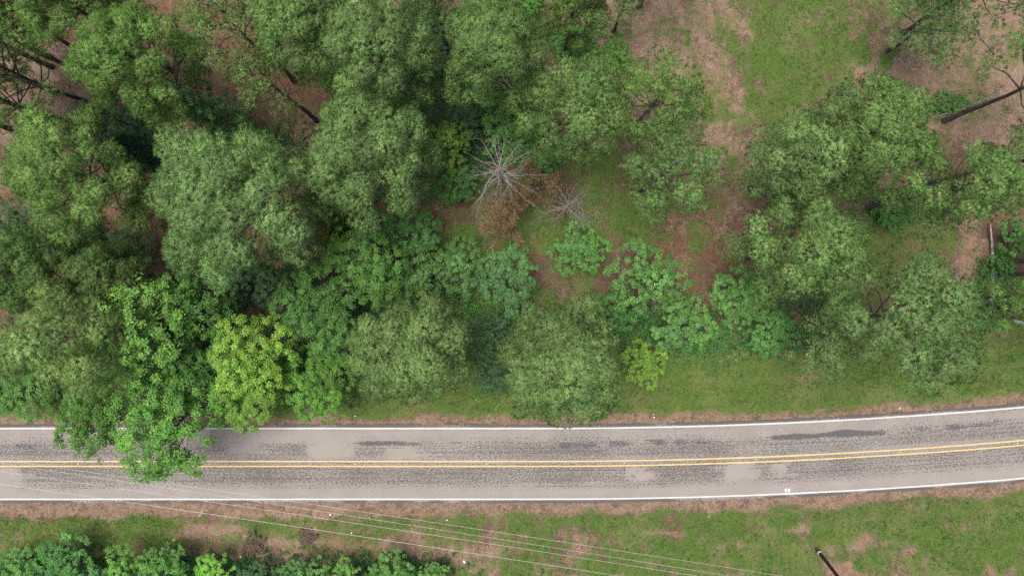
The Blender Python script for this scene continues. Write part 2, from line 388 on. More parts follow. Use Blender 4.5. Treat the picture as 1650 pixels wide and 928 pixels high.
def paint(name, c, worn):
    m = NT(name); uv = m.n('ShaderNodeAttribute', attribute_name='uvw').outputs['Vector']
    a, b = m.noise(14, 3, .7, uv), m.noise(.8, 3, .6, uv)
    k = m.ramp(m.math('ADD', m.math('MULTIPLY', a, .7), m.math('MULTIPLY', b, .3)), worn, worn + .12)
    col = m.mix(k, c, (0.30, 0.25, 0.20))
    return m.done(m.principled(col, .7, .3))
M['white_paint'] = paint('white_road_paint', (0.43, 0.42, 0.40), .565)
M['yellow_paint'] = paint('yellow_road_paint', (0.5104, 0.3520, 0.1320), .54)
for v0, mat, nm in ((3.27, 'white_paint', 'edge_line'), (-3.27, 'white_paint', 'edge_line'), (.225, 'yellow_paint', 'centre_line'), (-.225, 'yellow_paint', 'centre_line')):
    hw = .062 if 'edge' in nm else .056
    o = link(nm, strip(nm, -230, 230, 0.3, (v0 - hw, v0 + hw), 0.004, M[mat], wave=.012), road)
    o['label'] = ('white' if 'edge' in nm else 'yellow') + ' painted line along the road ' + ('edge' if 'edge' in nm else 'centre')
def box(c, s, rz=0.0):
    c = np.array(c, float); s = np.array(s, float) / 2
    v = np.array([[x, y, z] for x in (-1, 1) for y in (-1, 1) for z in (-1, 1)], float) * s
    r = np.array([[math.cos(rz), -math.sin(rz), 0], [math.sin(rz), math.cos(rz), 0], [0, 0, 1]])
    f = np.array([[0, 1, 3, 2], [4, 6, 7, 5], [0, 4, 5, 1], [2, 3, 7, 6], [0, 2, 6, 4], [1, 5, 7, 3]])
    return v @ r.T + c, f
def studmesh():
    v = np.array([[-.06, -.055, 0], [.06, -.055, 0], [.06, .055, 0], [-.06, .055, 0], [-.03, -.04, .02], [.03, -.04, .02], [.03, .04, .02], [-.03, .04, .02]])
    f = np.array([[4, 5, 6, 7], [0, 1, 5, 4], [1, 2, 6, 5], [2, 3, 7, 6], [3, 0, 4, 7]])
    return mesh_np('road_stud', v, f, plain('reflector', (0.55, 0.45, 0.2), .3))
sm_ = studmesh()
for px in (-86, 126, 338, 572, 784, 1006, 1218, 1450, 1640):
    x = (px - 825) * H / F; p, n = road_c(x); o = link('road_stud', sm_, road); o.location = (p[0], p[1], .001)
for k, (px, py) in enumerate(((1266.5, 789.5), (1271.5, 789.5))):      # small white survey strokes by the south edge line
    c = W(px, py); V, Fc = [], []
    for d, rz in ((-.07, .1), (.05, -.15), (.0, .6)):
        b, f = box((c[0] + d, c[1], .0035 + .0006 * len(V)), (.045, .34, .001), rz); Fc.append(f + 8 * len(V)); V.append(b)
    link('survey_mark', mesh_np('survey_mark', np.vstack(V), np.vstack(Fc), M['paper']), road)['label'] = 'small white painted strokes beside the edge line'

# ------------------------------------------------------------------ tree meshes (shared between alike trees)
def needles_at(pos, axis, r, k, ln, wd):
    """k needle blades around each tuft -> verts, faces"""
    n = len(pos)
    rnd = unit(r.normal(size=(n, k, 3)))
    d = unit(axis[:, None, :] * r.uniform(.25, 1.3, (n, k, 1)) + rnd)
    L = ln * r.uniform(.7, 1.2, (n, k, 1))
    side = unit(np.cross(d, r.normal(size=(n, k, 3)))) * wd
    b = pos[:, None, :] + d * 0.02
    V = np.stack([b - side * .6, b + side * .6, b + d * L + side * .0], 2).reshape(-1, 3)
    # blade: narrow base, wider middle is not needed at this size
    Fc = np.arange(len(V)).reshape(-1, 3)
    return V, Fc
def leaves_at(pos, nrm, r, ln, wd):
    """one folded diamond leaf at each point"""
    n = len(pos)
    t = unit(np.cross(nrm, r.normal(size=(n, 3)))); s = np.cross(nrm, t)
    L = ln * r.uniform(.65, 1.3, (n, 1)); Wd = wd * r.uniform(.7, 1.25, (n, 1))
    droop = nrm * L * r.uniform(-.05, .28, (n, 1))
    V = np.stack([pos - t * L * .5, pos + s * Wd * .5 - droop * .3 + t * L * .05, pos + t * L * .5 - droop, pos - s * Wd * .5 - droop * .3 + t * L * .05], 1).reshape(-1, 3)
    i = np.arange(n)[:, None] * 4
    Fc = np.concatenate([i + [[0, 1, 2]], i + [[0, 2, 3]]], 0)
    return V, Fc
def dome(n, r, zmin=-.25):
    z = r.uniform(zmin, 1, n); a = r.uniform(0, 2 * math.pi, n); q = np.sqrt(1 - z * z)
    return np.stack([q * np.cos(a), q * np.sin(a), z], -1)

PINE_R, PINE_H = 4.5, 18.0
def pine_meshes(seed, clusters=28, base=.50, tufts=22, needle_k=18, candle=.14, drop=.0, depth=.8, cr0=.84, per=12, rp0=.43, lobv=(.78, 1.16)):
    """a domed crown: limbs end in rounded boughs, each bough in small needle clumps"""
    r = np.random.default_rng(seed)
    tr, br = Tubes(), Tubes()
    zz = np.linspace(0, PINE_H * .96, 12)
    bend = np.cumsum(r.normal(0, .05, (12, 2)), 0); bend -= bend[0]
    cx = lambda z: np.array([np.interp(z, zz, bend[:, 0]), np.interp(z, zz, bend[:, 1])])
    path = np.column_stack([bend, zz]); rad = .21 * (1 - zz / PINE_H * .94) + .008; rad[0] *= 1.35
    path[0, 2] = -.35
    tr.add(path, rad, 9)
    lob = r.uniform(*lobv, 9)
    pc, pr, po = [], [], []
    n_low = int(clusters * .42)
    for i in range(clusters + n_low):
        low = i >= clusters; az = i * 2.39996 + r.normal(0, .25); q = (az / (2 * math.pi)) % 1 * 9
        l = np.interp(q, range(10), list(lob) + [lob[0]])
        u = min(1., math.sqrt((i + .4) / clusters) * r.normal(1, .06)) if not low else r.uniform(.5, .95)
        if r.uniform() < drop: continue
        rho = PINE_R * .85 * u * l; shell = math.sqrt(max(0., 1 - u * u * .95))
        z = PINE_H * (base + .05) + PINE_H * (.93 - base - .05) * shell + r.normal(0, depth) * (.35 + .65 * u)
        if low: z = PINE_H * (base + r.uniform(-.03, .10))
        z = min(z, PINE_H * .95)
        out = np.array([math.cos(az), math.sin(az), 0]); c = np.append(cx(z), z) + out * rho
        z0 = max(PINE_H * (base - .05), z - .55 * rho - .5); a = np.append(cx(z0), z0)
        side = np.array([-out[1], out[0], 0]) * r.normal(0, .12 * rho)
        m1 = a * .55 + c * .45 + side - [0, 0, .08 * rho]; m2 = a * .2 + c * .8 + side * .6 - [0, 0, .3]
        br.add(np.array([a, m1, m2, c]), np.array([.075, .055, .04, .015]) * (.6 + .12 * rho), 5)
        cr = cr0 * r.uniform(.72, 1.28) * (.85 if low else 1.15 if u < .5 else 1)
        ctone = r.normal(1, .13); n = max(4, int(per * (cr / cr0) ** 2))
        dd = dome(n, r, -.25); k = np.arange(n) + .5                        # evenly over the bough's dome
        zz_ = 1 - 1.2 * k / n; ph = k * 2.39996 + r.uniform(0, 6); qq = np.sqrt(1 - zz_ ** 2)
        dd = unit(np.stack([qq * np.cos(ph), qq * np.sin(ph), zz_], -1) + r.normal(0, .16, (n, 3)))
        for d in dd:
            p = c + d * [1.08, 1.08, .9] * cr * r.uniform(.8, 1.1) + out * .15
            br.add(np.array([m2 * .4 + c * .6, (c + p) / 2 + r.normal(0, .06, 3), p]), [.022, .016, .008], 3)
            pc.append(p); pr.append(rp0 * r.uniform(.7, 1.35)); po.append((out * u * .4 + d * .6, ctone))
    pos, ax, tone, nn = [], [], [], []
    for c, rp, (o, ctone) in zip(pc, pr, po):
        n = max(5, int(tufts * (rp / rp0) ** 1.8)); d = dome(n, r, -.30)
        dist = np.where(r.uniform(size=n) < .8, r.uniform(.82, 1.05, n), r.uniform(.3, .8, n))[:, None]
        pos.append(c + d * [1, 1, .75] * rp * dist)
        ax.append(unit(d + np.array([0, 0, .45]) + o * .4)); nn.append(unit(d * .6 + np.array([0, 0, .20]) + o * .8))
        tn = np.ones((n, 3)) * ctone * r.normal(1, .11) * r.normal(1, .08, (n, 1))
        old = r.uniform(size=n) < .03; tn[old] *= [1.22, .92, .88]
        new = (r.uniform(size=n) < candle * r.uniform(0, 2)) & (d[:, 2] > .1); tn[new] *= [1.32, 1.22, 1.1]
        tone.append(tn)
    pos, ax, tone, nn = np.vstack(pos), np.vstack(ax), np.vstack(tone), np.vstack(nn)
    V, Fc = needles_at(pos, ax, r, needle_k, .225, .0222)
    tn = np.repeat(tone, needle_k * 3, 0) * np.repeat(r.uniform(.85, 1.15, (len(V) // 3, 1)), 3, 0)
    T3 = V.reshape(-1, 3, 3); nd = unit(T3[:, 2] - T3[:, 0]); gn = np.cross(T3[:, 1] - T3[:, 0], T3[:, 2] - T3[:, 0])
    want = unit(np.repeat(nn, needle_k, 0) + nd * .45); flip = (gn * want).sum(1) < 0
    T3[flip] = T3[flip][:, [1, 0, 2]]
    return (tr.build('pine_trunk', M['pine_bark']), br.build('pine_branches', M['pine_bark']),
            mesh_np('pine_crown', T3.reshape(-1, 3), Fc, M['needles'], {'tone': np.clip(tn, .2, 3)}, True, np.repeat(want, 3, 0)))

BL_R, BL_H = 3.6, 9.0
def broad_meshes(seed, lobes=12, per=27, nleaf=56, leaf=.145, tipf=.16, low=.30, bark_m='grey_bark', lobe_r=.46, tipc=(1.5, 1.28, 1.0), stems=1):
    r = np.random.default_rng(seed)
    tr, br = Tubes(), Tubes()
    fork = BL_H * low * 1.1
    for q in range(stems):
        a = q * 2 * math.pi / stems + r.uniform(0, 1); o = 0 if stems == 1 else .35
        tr.add(np.array([[o * math.cos(a) * .5, o * math.sin(a) * .5, -.3], [o * math.cos(a), o * math.sin(a), fork * .5], [o * 2 * math.cos(a), o * 2 * math.sin(a), fork], [o * 2.4 * math.cos(a), o * 2.4 * math.sin(a), BL_H * .8]]), np.array([.2, .15, .12, .03]) / (1 if stems == 1 else 1.7), 8)
    pos, nr, tone = [], [], []
    for i in range(lobes):
        t = (i + .5) / lobes
        z = 1 - 1.05 * t; q = math.sqrt(max(0, 1 - min(1, z * z))); az = i * 2.39996 + r.normal(0, .3)
        ld = np.array([q * math.cos(az), q * math.sin(az), z * .9])
        lc = np.array([0, 0, BL_H * (low + (1 - low) * .42)]) + ld * [BL_R * .66, BL_R * .66, BL_H * (1 - low) * .40] * r.uniform(.8, 1.12)
        lr = BL_R * lobe_r * r.uniform(.75, 1.2)
        st = np.array([0, 0, fork * r.uniform(.8, 1.3)]); mid = st * .4 + lc * .6 + r.normal(0, .15, 3)
        br.add(np.array([st, mid, lc]), [.07, .045, .02], 5)
        ltone = r.normal(1, .10)
        for j in range(per):
            d = dome(1, r, -.45)[0]; c = lc + d * [1, 1, .75] * lr * r.uniform(.7, 1.1)
            br.add(np.array([lc * .6 + c * .4 + r.normal(0, .05, 3), c]), [.014, .006], 3)
            n = int(nleaf * r.uniform(.6, 1.4)); pr = BL_R * .095 * r.uniform(.75, 1.4)
            e = dome(n, r, -.6); p = c + e * [1, 1, .6] * pr * r.uniform(.3, 1.05, (n, 1))
            pos.append(p); nr.append(unit(e * .5 + d * .45 + np.array([0, 0, 1.05]) + r.normal(0, .30, (n, 3))))
            tn = np.ones((n, 3)) * ltone * r.normal(1, .10) * r.normal(1, .13, (n, 1))
            if r.uniform() < tipf * 2.2:
                new = (e[:, 2] > .0) & (r.uniform(size=n) < .6); tn[new] *= tipc
            tone.append(tn)
    pos, nr, tone = np.vstack(pos), np.vstack(nr), np.vstack(tone)
    V, Fc = leaves_at(pos, nr, r, leaf, leaf * .68)
    return (tr.build('broadleaf_trunk', M[bark_m]), br.build('broadleaf_branches', M[bark_m]), mesh_np('broadleaf_crown', V, Fc, M['leaves'], {'tone': np.clip(np.repeat(tone, 4, 0), .2, 3)}))

CED_R, CED_H = 2.4, 8.0
def cedar_meshes(seed):
    """narrow cone of feathery sprays"""
    r = np.random.default_rng(seed); tr, br = Tubes(), Tubes()
    tr.add(np.array([[0, 0, -.3], [0, 0, 3], [0, 0, CED_H]]), [.14, .10, .015], 7)
    pos, ax, tone = [], [], []
    for i in range(70):
        t = (i + r.uniform()) / 70; z = CED_H * (.14 + .84 * t); L = CED_R * (1 - t) ** .8 * r.uniform(.7, 1.15) + .12; a = i * 2.4 + r.normal(0, .3)
        o = np.array([math.cos(a), math.sin(a), .25]); sd = np.array([-math.sin(a), math.cos(a), 0])
        br.add(np.array([[0, 0, z], np.array([0, 0, z]) + o * L]), [.025, .006], 3)
        n = int(10 + 26 * L); s = r.uniform(.2, 1, n); w = (1.1 - s) * .45
        pos.append(np.array([0, 0, z]) + o * (s * L)[:, None] + sd * (r.uniform(-1, 1, n) * w * L * .8)[:, None] + np.array([0, 0, 1]) * r.normal(0, .06, n)[:, None])
        ax.append(unit(o + sd * r.normal(0, .6, (n, 1)) + np.array([0, 0, .3]))); tone.append(np.ones((n, 3)) * r.normal(1, .13, (n, 1)) * r.normal(1, .12))
    pos, ax, tone = np.vstack(pos), np.vstack(ax), np.vstack(tone)
    V, Fc = needles_at(pos, ax * 1.3, r, 9, .20, .024)
    return (tr.build('cedar_trunk', M['grey_bark']), br.build('cedar_branches', M['grey_bark']), mesh_np('cedar_crown', V, Fc, M['needles'], {'tone': np.clip(np.repeat(tone, 27, 0), .2, 3)}))

PINES = [pine_meshes(101 + i) for i in range(5)]
OPEN = [pine_meshes(201 + i, clusters=20, tufts=14, base=.56, needle_k=16, drop=.16, depth=1.1, per=8, rp0=.42, cr0=.85) for i in range(4)]      # thin see-through crowns
SEMI = [pine_meshes(251 + i, clusters=26, tufts=17, needle_k=18, drop=.10, depth=1.0, per=10, rp0=.44, cr0=.84, base=.53) for i in range(3)]         # feathery crowns
ROUND = pine_meshes(151, clusters=26, cr0=.86, depth=.75, lobv=(.92, 1.06), base=.44)
LOPSIDED = pine_meshes(163, clusters=26, cr0=.88, depth=1.0, lobv=(.62, 1.28), base=.48)
BROAD = [broad_meshes(301 + i, tipf=.34, tipc=(1.5, 1.25, 1.15)) for i in range(4)]
SMALL = [broad_meshes(401 + i, lobes=10, per=22, nleaf=40, leaf=.19, low=.12, stems=3, tipf=.10) for i in range(5)]
CEDAR = [cedar_meshes(501 + i) for i in range(2)]

def tree(name, label, cat, group, px, py, r_px, h, meshes, color, kind, rot=None, zc=None, squash=1.0, base=None):
    R0, H0 = {'pine': (PINE_R, PINE_H), 'broad': (BL_R, BL_H), 'cedar': (CED_R, CED_H)}[kind]
    frac = {'pine': .76, 'broad': .6, 'cedar': .55}[kind] if zc is None else zc
    c = W(px, py, h * frac)
    if base is not None: c = W(base[0], base[1], 0)
    Rm = r_px * (H - h * frac) / F
    root = link(name, None); root.empty_display_size = .5
    root.location = (c[0], c[1], tz(c[0], c[1]))
    root.scale = (Rm / R0 * squash, Rm / R0 / squash, h / H0)
    root.rotation_euler = (0, 0, rng.uniform(0, 6.28) if rot is None else rot)
    tag(root, label, cat, group)
    tk = link('trunk', meshes[0], root)
    if kind == 'pine': q = .55 + .5 * h / PINE_H; tk.scale = (q / root.scale[0], q / root.scale[1], 1)
    link('branches', meshes[1], root); link('crown', meshes[2], root, color)
    return root

# ------------------------------------------------------------------ pines
OLIVE, SAGE, FRESH, DEEP, BLUE = (.180, .292, .086), (.180, .306, .100), (.166, .308, .076), (.092, .186, .054), (.134, .270, .092)
def mixc(a, b, t): return tuple(x * (1 - t) + y * t for x, y in zip(a, b))
PT = [  # label, px, py, crown radius px, height m, mesh set, variant, colour
    ('big bright green pine crown beside the bare trunks and above the dark understorey gap', 224, 100, 88, 19, 'P', 0, FRESH),
    ('pine crown behind the bright green pine, cut by the top edge of the photo', 125, 16, 74, 19, 'P', 1, mixc(FRESH, OLIVE, .5)),
    ('dark green pine in the top corner above the bare leaning trunks', 0, 8, 48, 17, 'P', 2, mixc(DEEP, FRESH, .4)),
    ('loose bright pine by the photo edge, below the bare trunks', 112, 282, 102, 18, 'P', 3, mixc(FRESH, OLIVE, .3)),
    ('pine sapling among the bare trunks on tan pine straw', 40, 130, 30, 6, 'O', 1, FRESH),
    ('thin pine wisp low between bare trunks near the dark gap', 165, 185, 26, 8, 'O', 2, FRESH),
    ('large sage pine at the top edge, next to the red straw opening', 500, 45, 90, 20, 'P', 4, mixc(SAGE, FRESH, .4)),
    ('large sage pine beside the deep green gap near the top', 600, 95, 98, 20, 'P', 5, SAGE),
    ('sage pine nearest the dead grey tree, over the shrubs', 602, 250, 106, 19, 'P', 1, SAGE),
    ('widest pine, sage green, next to the shaded brown forest floor', 382, 324, 132, 20, 'P', 0, mixc(SAGE, BLUE, .2)),
    ('thin olive pine with its trunk showing over red straw', 440, 135, 55, 16, 'O', 3, OLIVE),
    ('tall pine beside the deep green gap, towards the grassy clearing', 790, 85, 98, 20, 'P', 2, mixc(SAGE, FRESH, .35)),
    ('pine between the dead grey tree and the dry straw clearing', 935, 175, 92, 18, 'M', 2, mixc(FRESH, SAGE, .5)),
    ('see-through pine over the edge of the dry straw clearing', 1065, 150, 80, 17, 'O', 0, FRESH),
    ('thin bluish pine with the clearing grass showing through', 1080, 270, 90, 16, 'O', 2, mixc(FRESH, BLUE, .5)),
    ('slim olive pine at the top edge beside the dark gap', 700, 5, 48, 18, 'O', 1, OLIVE),
    ('olive pine at the top edge beside the fallen pale branch', 925, 12, 52, 15, 'P', 5, OLIVE),
    ('small pine at the top edge where the dry clearing begins', 1003, 12, 34, 8, 'O', 3, SAGE),
    ('bright pine bordering the mown green clearing', 1400, 220, 96, 18, 'P', 4, mixc(FRESH, SAGE, .6)),
    ('pine with open crown between the green clearing and the straw', 1295, 265, 92, 17, 'M', 0, SAGE),
    ('pine next to the orange straw patch and the fallen pale log', 1548, 300, 85, 18, 'M', 1, mixc(FRESH, SAGE, .5)),
    ('pine above the pale tipped shrubs, over dark red straw', 1298, 405, 102, 18, 'M', 1, mixc(FRESH, SAGE, .6)),
    ('broad pine overhanging the mown verge near the road bend', 1460, 510, 112, 18, 'M', 2, mixc(SAGE, BLUE, .3)),
    ('pine by the roadside with dead twigs on its side', 658, 570, 90, 16, 'L', 0, (.182, .300, .098)),
    ('dense round pine standing alone at the road edge', 910, 584, 106, 16, 'R', 0, (.172, .288, .092)),
    ('dull olive pine behind the yellow tipped broadleaf tree', 110, 545, 112, 17, 'M', 0, OLIVE),
    ('shadowy pine at the photo edge above the dull olive pine', 45, 435, 72, 15, 'P', 1, mixc(DEEP, FRESH, .4)),
    ('dark pine beside the shaded brown floor and the broadleaf tree', 185, 440, 60, 14, 'P', 2, mixc(OLIVE, DEEP, .5)),
    ('thin low pine over the pink straw beside the thick leaning trunk', 1495, 40, 72, 9, 'O', 2, mixc(FRESH, BLUE, .5)),
    ('pine spray at the photo edge by the mossy leaning pine', 1655, 255, 60, 17, 'O', 3, mixc(FRESH, BLUE, .3)),
    ('small pale pine over the fallen log and the photo edge', 1632, 478, 52, 12, 'O', 0, FRESH),
    ('thin low pine spray at the mown verge beside the broad pine', 1330, 560, 55, 12, 'O', 3, SAGE),
]
for (lab, px, py, rp, h, st, vi, colr) in PT:
    t = tree('pine_tree', lab, 'pine tree', 'tall pines north of the road', px, py, rp, h, ([ROUND] if st == 'R' else [LOPSIDED] if st == 'L' else SEMI if st == 'M' else PINES if st == 'P' else OPEN)[vi % 5], colr, 'pine')
# pines whose crowns stand beyond the photo edge: their bare trunks show on the straw
TR = [('thick bare pine trunk rising to the photo edge, uppermost of the bare trunks', 90, 97, 19, 0, FRESH), ('slim bare pine trunk just below the thick uppermost one', 90, 111, 18, 1, FRESH),
      ('bare pine trunk half hidden beside the bright green crown', 152, 128, 18, 2, FRESH), ('long bare pine trunk ending at the dark gap', 187, 187, 19, 3, FRESH),
      ('short bare pine trunk just below the long one', 143, 210, 17, 0, OLIVE), ('bare pine trunk crossing the tan straw at the photo edge', 73, 189, 18, 1, OLIVE),
      ('bare pine trunk stub, lowest on the tan straw', 22, 210, 18, 2, OLIVE), ('sparse olive pine whose dark trunk slants across the red straw opening', 477, 134, 18, 3, OLIVE),
      ('thick leaning pine trunk over pink straw by the top corner', 1440, 62, 20, 0, SAGE), ('mossy leaning pine with its trunk rising out of the pink straw', 1516, 197, 19, 2, mixc(FRESH, BLUE, .4)), ('grey pine trunk at the photo edge beside the upper part of the fallen log', 1618, 422, 18, 1, FRESH),
      ('slim pine trunk beside the middle of the fallen log', 1605, 444, 16, 2, FRESH), ('grey pine trunk beside the lower end of the fallen log', 1597, 496, 18, 3, FRESH),
      ('dark pine trunk in the dry clearing at the top edge', 1027, 17, 18, 1, SAGE)]
for k, (lab, px, py, h, vi, colr) in enumerate(TR):
    tree('pine_tree', lab, 'pine tree', 'pines with bare trunks showing', px, py, {7: 80, 8: 95, 9: 105}.get(k, 85), h, OPEN[vi], colr, 'pine', base=(px, py))

# ------------------------------------------------------------------ cedars, broadleaf trees, shrubs
for lab, px, py, rp, h, vi, c in (
    ('feathery yellow green cedar between two sage pines', 532, 335, 44, 13, 0, (.150, .230, .040)),
    ('smaller feathery cedar below the yellow green one', 545, 385, 36, 9, 1, (.110, .190, .036)),
    ('bluish cedar with bare white branches beside the red straw', 352, 188, 58, 15, 1, (.115, .250, .092)),
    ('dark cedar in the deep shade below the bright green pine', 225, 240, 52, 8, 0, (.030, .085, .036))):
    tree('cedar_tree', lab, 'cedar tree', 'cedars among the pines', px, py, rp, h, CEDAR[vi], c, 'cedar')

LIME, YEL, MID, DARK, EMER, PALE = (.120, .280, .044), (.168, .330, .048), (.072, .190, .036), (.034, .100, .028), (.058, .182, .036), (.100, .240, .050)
BT = [  # label, px, py, radius, height, set, variant, colour
    ('broadleaf tree with yellow tipped bright leaves next to the dull olive pine', 232, 535, 92, 15, 'B', 0, (.140, .315, .056)),
    ('broadleaf tree hanging far over the road', 280, 676, 90, 12, 'B', 1, (.092, .245, .036)),
    ('leafy limb tree reaching over the white edge line beside the overhanging one', 160, 672, 60, 11, 'B', 2, (.080, .215, .034)),
    ('yellow green broadleaf tree, brightest in the hedgerow', 410, 575, 72, 12, 'B', 3, YEL),
    ('second yellow green tree at the road edge below the brightest', 400, 640, 58, 9, 'B', 0, mixc(YEL, LIME, .5)),
    ('bright green tree between the yellow green tree and the roadside pine', 515, 620, 58, 9, 'B', 2, (.100, .255, .036)),
    ('dark green tree behind the yellow tipped broadleaf tree', 315, 490, 66, 11, 'B', 1, MID),
    ('dark green tree between the overhanging tree and the yellow green one', 310, 590, 62, 10, 'B', 3, MID),
    ('mid green tree under the widest pine', 505, 490, 62, 9, 'B', 2, MID),
    ('mid green tree with dark gaps, middle of the hedgerow', 590, 425, 66, 10, 'B', 0, mixc(MID, LIME, .25)),
    ('shaded green tree beside the roadside pine', 545, 545, 50, 8, 'B', 1, MID),
    ('rounded dark green shrub beside the grassy opening', 662, 378, 48, 5, 'S', 0, EMER),
    ('mid green shrub above the roadside pine', 655, 450, 56, 6, 'S', 1, MID),
    ('dark green bush below the grassy opening', 735, 430, 46, 4, 'S', 2, MID),
    ('bluish green bush in the hedgerow between the two roadside pines', 820, 450, 56, 5, 'S', 3, (.065, .175, .045)),
    ('dark low bush close beside the round lone pine', 795, 540, 46, 5, 'S', 4, DARK),
    ('green bush at the verge between the two roadside pines', 790, 600, 36, 3.5, 'S', 0, DARK),
    ('neat round bright shrub under the small dead tree', 937, 405, 46, 4, 'S', 1, (.078, .225, .036)),
    ('pale tipped bushy tree behind the round lone pine', 1045, 450, 60, 7, 'S', 2, PALE),
    ('pale green shrub above the mown verge', 1105, 525, 50, 5, 'S', 3, PALE),
    ('tall pale tipped shrub beside the dark red straw', 1190, 480, 52, 6, 'S', 4, PALE),
    ('low green shrub at the mown verge under the pines', 1240, 535, 40, 4, 'S', 0, mixc(PALE, EMER, .5)),
    ('yellow and orange tinted shrub beside the round lone pine', 1037, 590, 38, 5, 'S', 1, (.150, .290, .036)),
    ('dark green shrub tucked behind the round lone pine', 1000, 500, 40, 5, 'S', 3, EMER),
    ('yellow green shrub near the dead grey tree', 720, 235, 42, 6, 'S', 2, (.130, .250, .032)),
    ('glossy green shrub directly under the dead grey tree', 735, 295, 40, 4, 'S', 4, EMER),
    ('leafy green tree just above the dead grey tree', 830, 205, 60, 7, 'S', 0, mixc(EMER, LIME, .3)),
    ('green shrub between the dead grey tree and the clearing pine', 865, 255, 44, 5, 'S', 3, EMER),
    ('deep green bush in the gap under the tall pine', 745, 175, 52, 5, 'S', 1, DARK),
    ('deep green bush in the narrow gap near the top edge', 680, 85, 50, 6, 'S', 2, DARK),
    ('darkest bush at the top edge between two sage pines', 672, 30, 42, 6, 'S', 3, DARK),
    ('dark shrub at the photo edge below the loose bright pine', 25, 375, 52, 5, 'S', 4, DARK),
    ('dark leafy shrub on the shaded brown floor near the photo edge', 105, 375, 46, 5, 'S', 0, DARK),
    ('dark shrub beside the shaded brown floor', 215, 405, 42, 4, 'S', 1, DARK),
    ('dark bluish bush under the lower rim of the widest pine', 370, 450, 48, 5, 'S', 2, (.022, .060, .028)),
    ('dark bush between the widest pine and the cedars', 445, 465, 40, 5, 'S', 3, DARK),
    ('green shrub at the photo edge above the road', 30, 630, 54, 6, 'B', 3, (.078, .205, .036)),
    ('bright green bush in the shade under the clearing pine', 925, 72, 30, 2.5, 'S', 1, (.055, .200, .022)),
    ('grass green bush next to the clearing pine', 990, 92, 28, 2.2, 'S', 4, (.085, .240, .022)),
    ('bright bush at the top edge beside the tall pine', 850, 5, 28, 3, 'S', 0, (.070, .230, .024)),
    ('green sapling beside the fallen pale log', 1612, 432, 24, 3, 'S', 2, EMER),
    ('green shrub between the fallen log and the verge', 1580, 502, 30, 3, 'S', 4, EMER),
    ('shrub in the red straw at the photo edge', 1640, 380, 34, 4, 'S', 1, mixc(EMER, PALE, .5)),
    ('low weedy bush beside the mossy leaning pine', 1522, 165, 20, .9, 'S', 3, (.100, .200, .045)),
    ('dark low shrub between pines near the orange straw patch', 1440, 335, 36, 3, 'S', 0, mixc(EMER, PALE, .4)),
]
SOUTH = [('roadside shrub in the bottom corner south of the road', 20, 915, 46, 5, MID), ('tall shrub south of the road, next to the corner shrub', 105, 898, 52, 6, EMER),
    ('lime shrub at the bottom edge left of the marker post', 205, 905, 42, 6, (.100, .245, .038)), ('dark low shrub between the tall and lime roadside shrubs', 155, 925, 36, 4, DARK),
    ('bushy shrub below the marker post', 265, 905, 46, 6, (.070, .198, .034)), ('pointed lime shrub just past the marker post', 345, 915, 38, 5, (.120, .290, .034)),
    ('dark shrub south of the road below the brown weed patch', 405, 925, 36, 4, DARK), ('low shrub at the bottom edge beyond the brown weed patch', 490, 922, 40, 4, MID),
    ('glossy shrub at the bottom edge under the power lines', 560, 928, 40, 5, (.078, .200, .034)), ('green shrub where the power lines near the bottom edge', 635, 915, 42, 5, MID),
    ('last shrub of the roadside row, beside bare brown ground', 695, 925, 34, 4, (.080, .200, .034))]
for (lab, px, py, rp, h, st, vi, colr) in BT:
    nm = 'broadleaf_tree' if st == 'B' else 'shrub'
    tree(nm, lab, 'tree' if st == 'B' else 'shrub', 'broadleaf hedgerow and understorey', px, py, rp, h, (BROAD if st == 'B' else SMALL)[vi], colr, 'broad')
for k, (lab, px, py, rp, h, colr) in enumerate(SOUTH):
    tree('shrub', lab.replace(' left of', ' short of'), 'shrub', 'shrubs along the south verge', px, py + 12, rp * .95, h * .85, SMALL[k % 5], tuple(q * 1.25 for q in colr), 'broad')

for lab, px, py, rp, h in (('dark brown dead weed clump below the lowest power line', 405, 882, 19, .8), ('second brown dead weed clump further along the power lines', 492, 868, 15, .6)):
    tree('dead_shrub', lab, 'dead shrub', 'dead weeds on the south verge', px, py, rp, h, SMALL[2], (.105, .072, .052), 'broad')

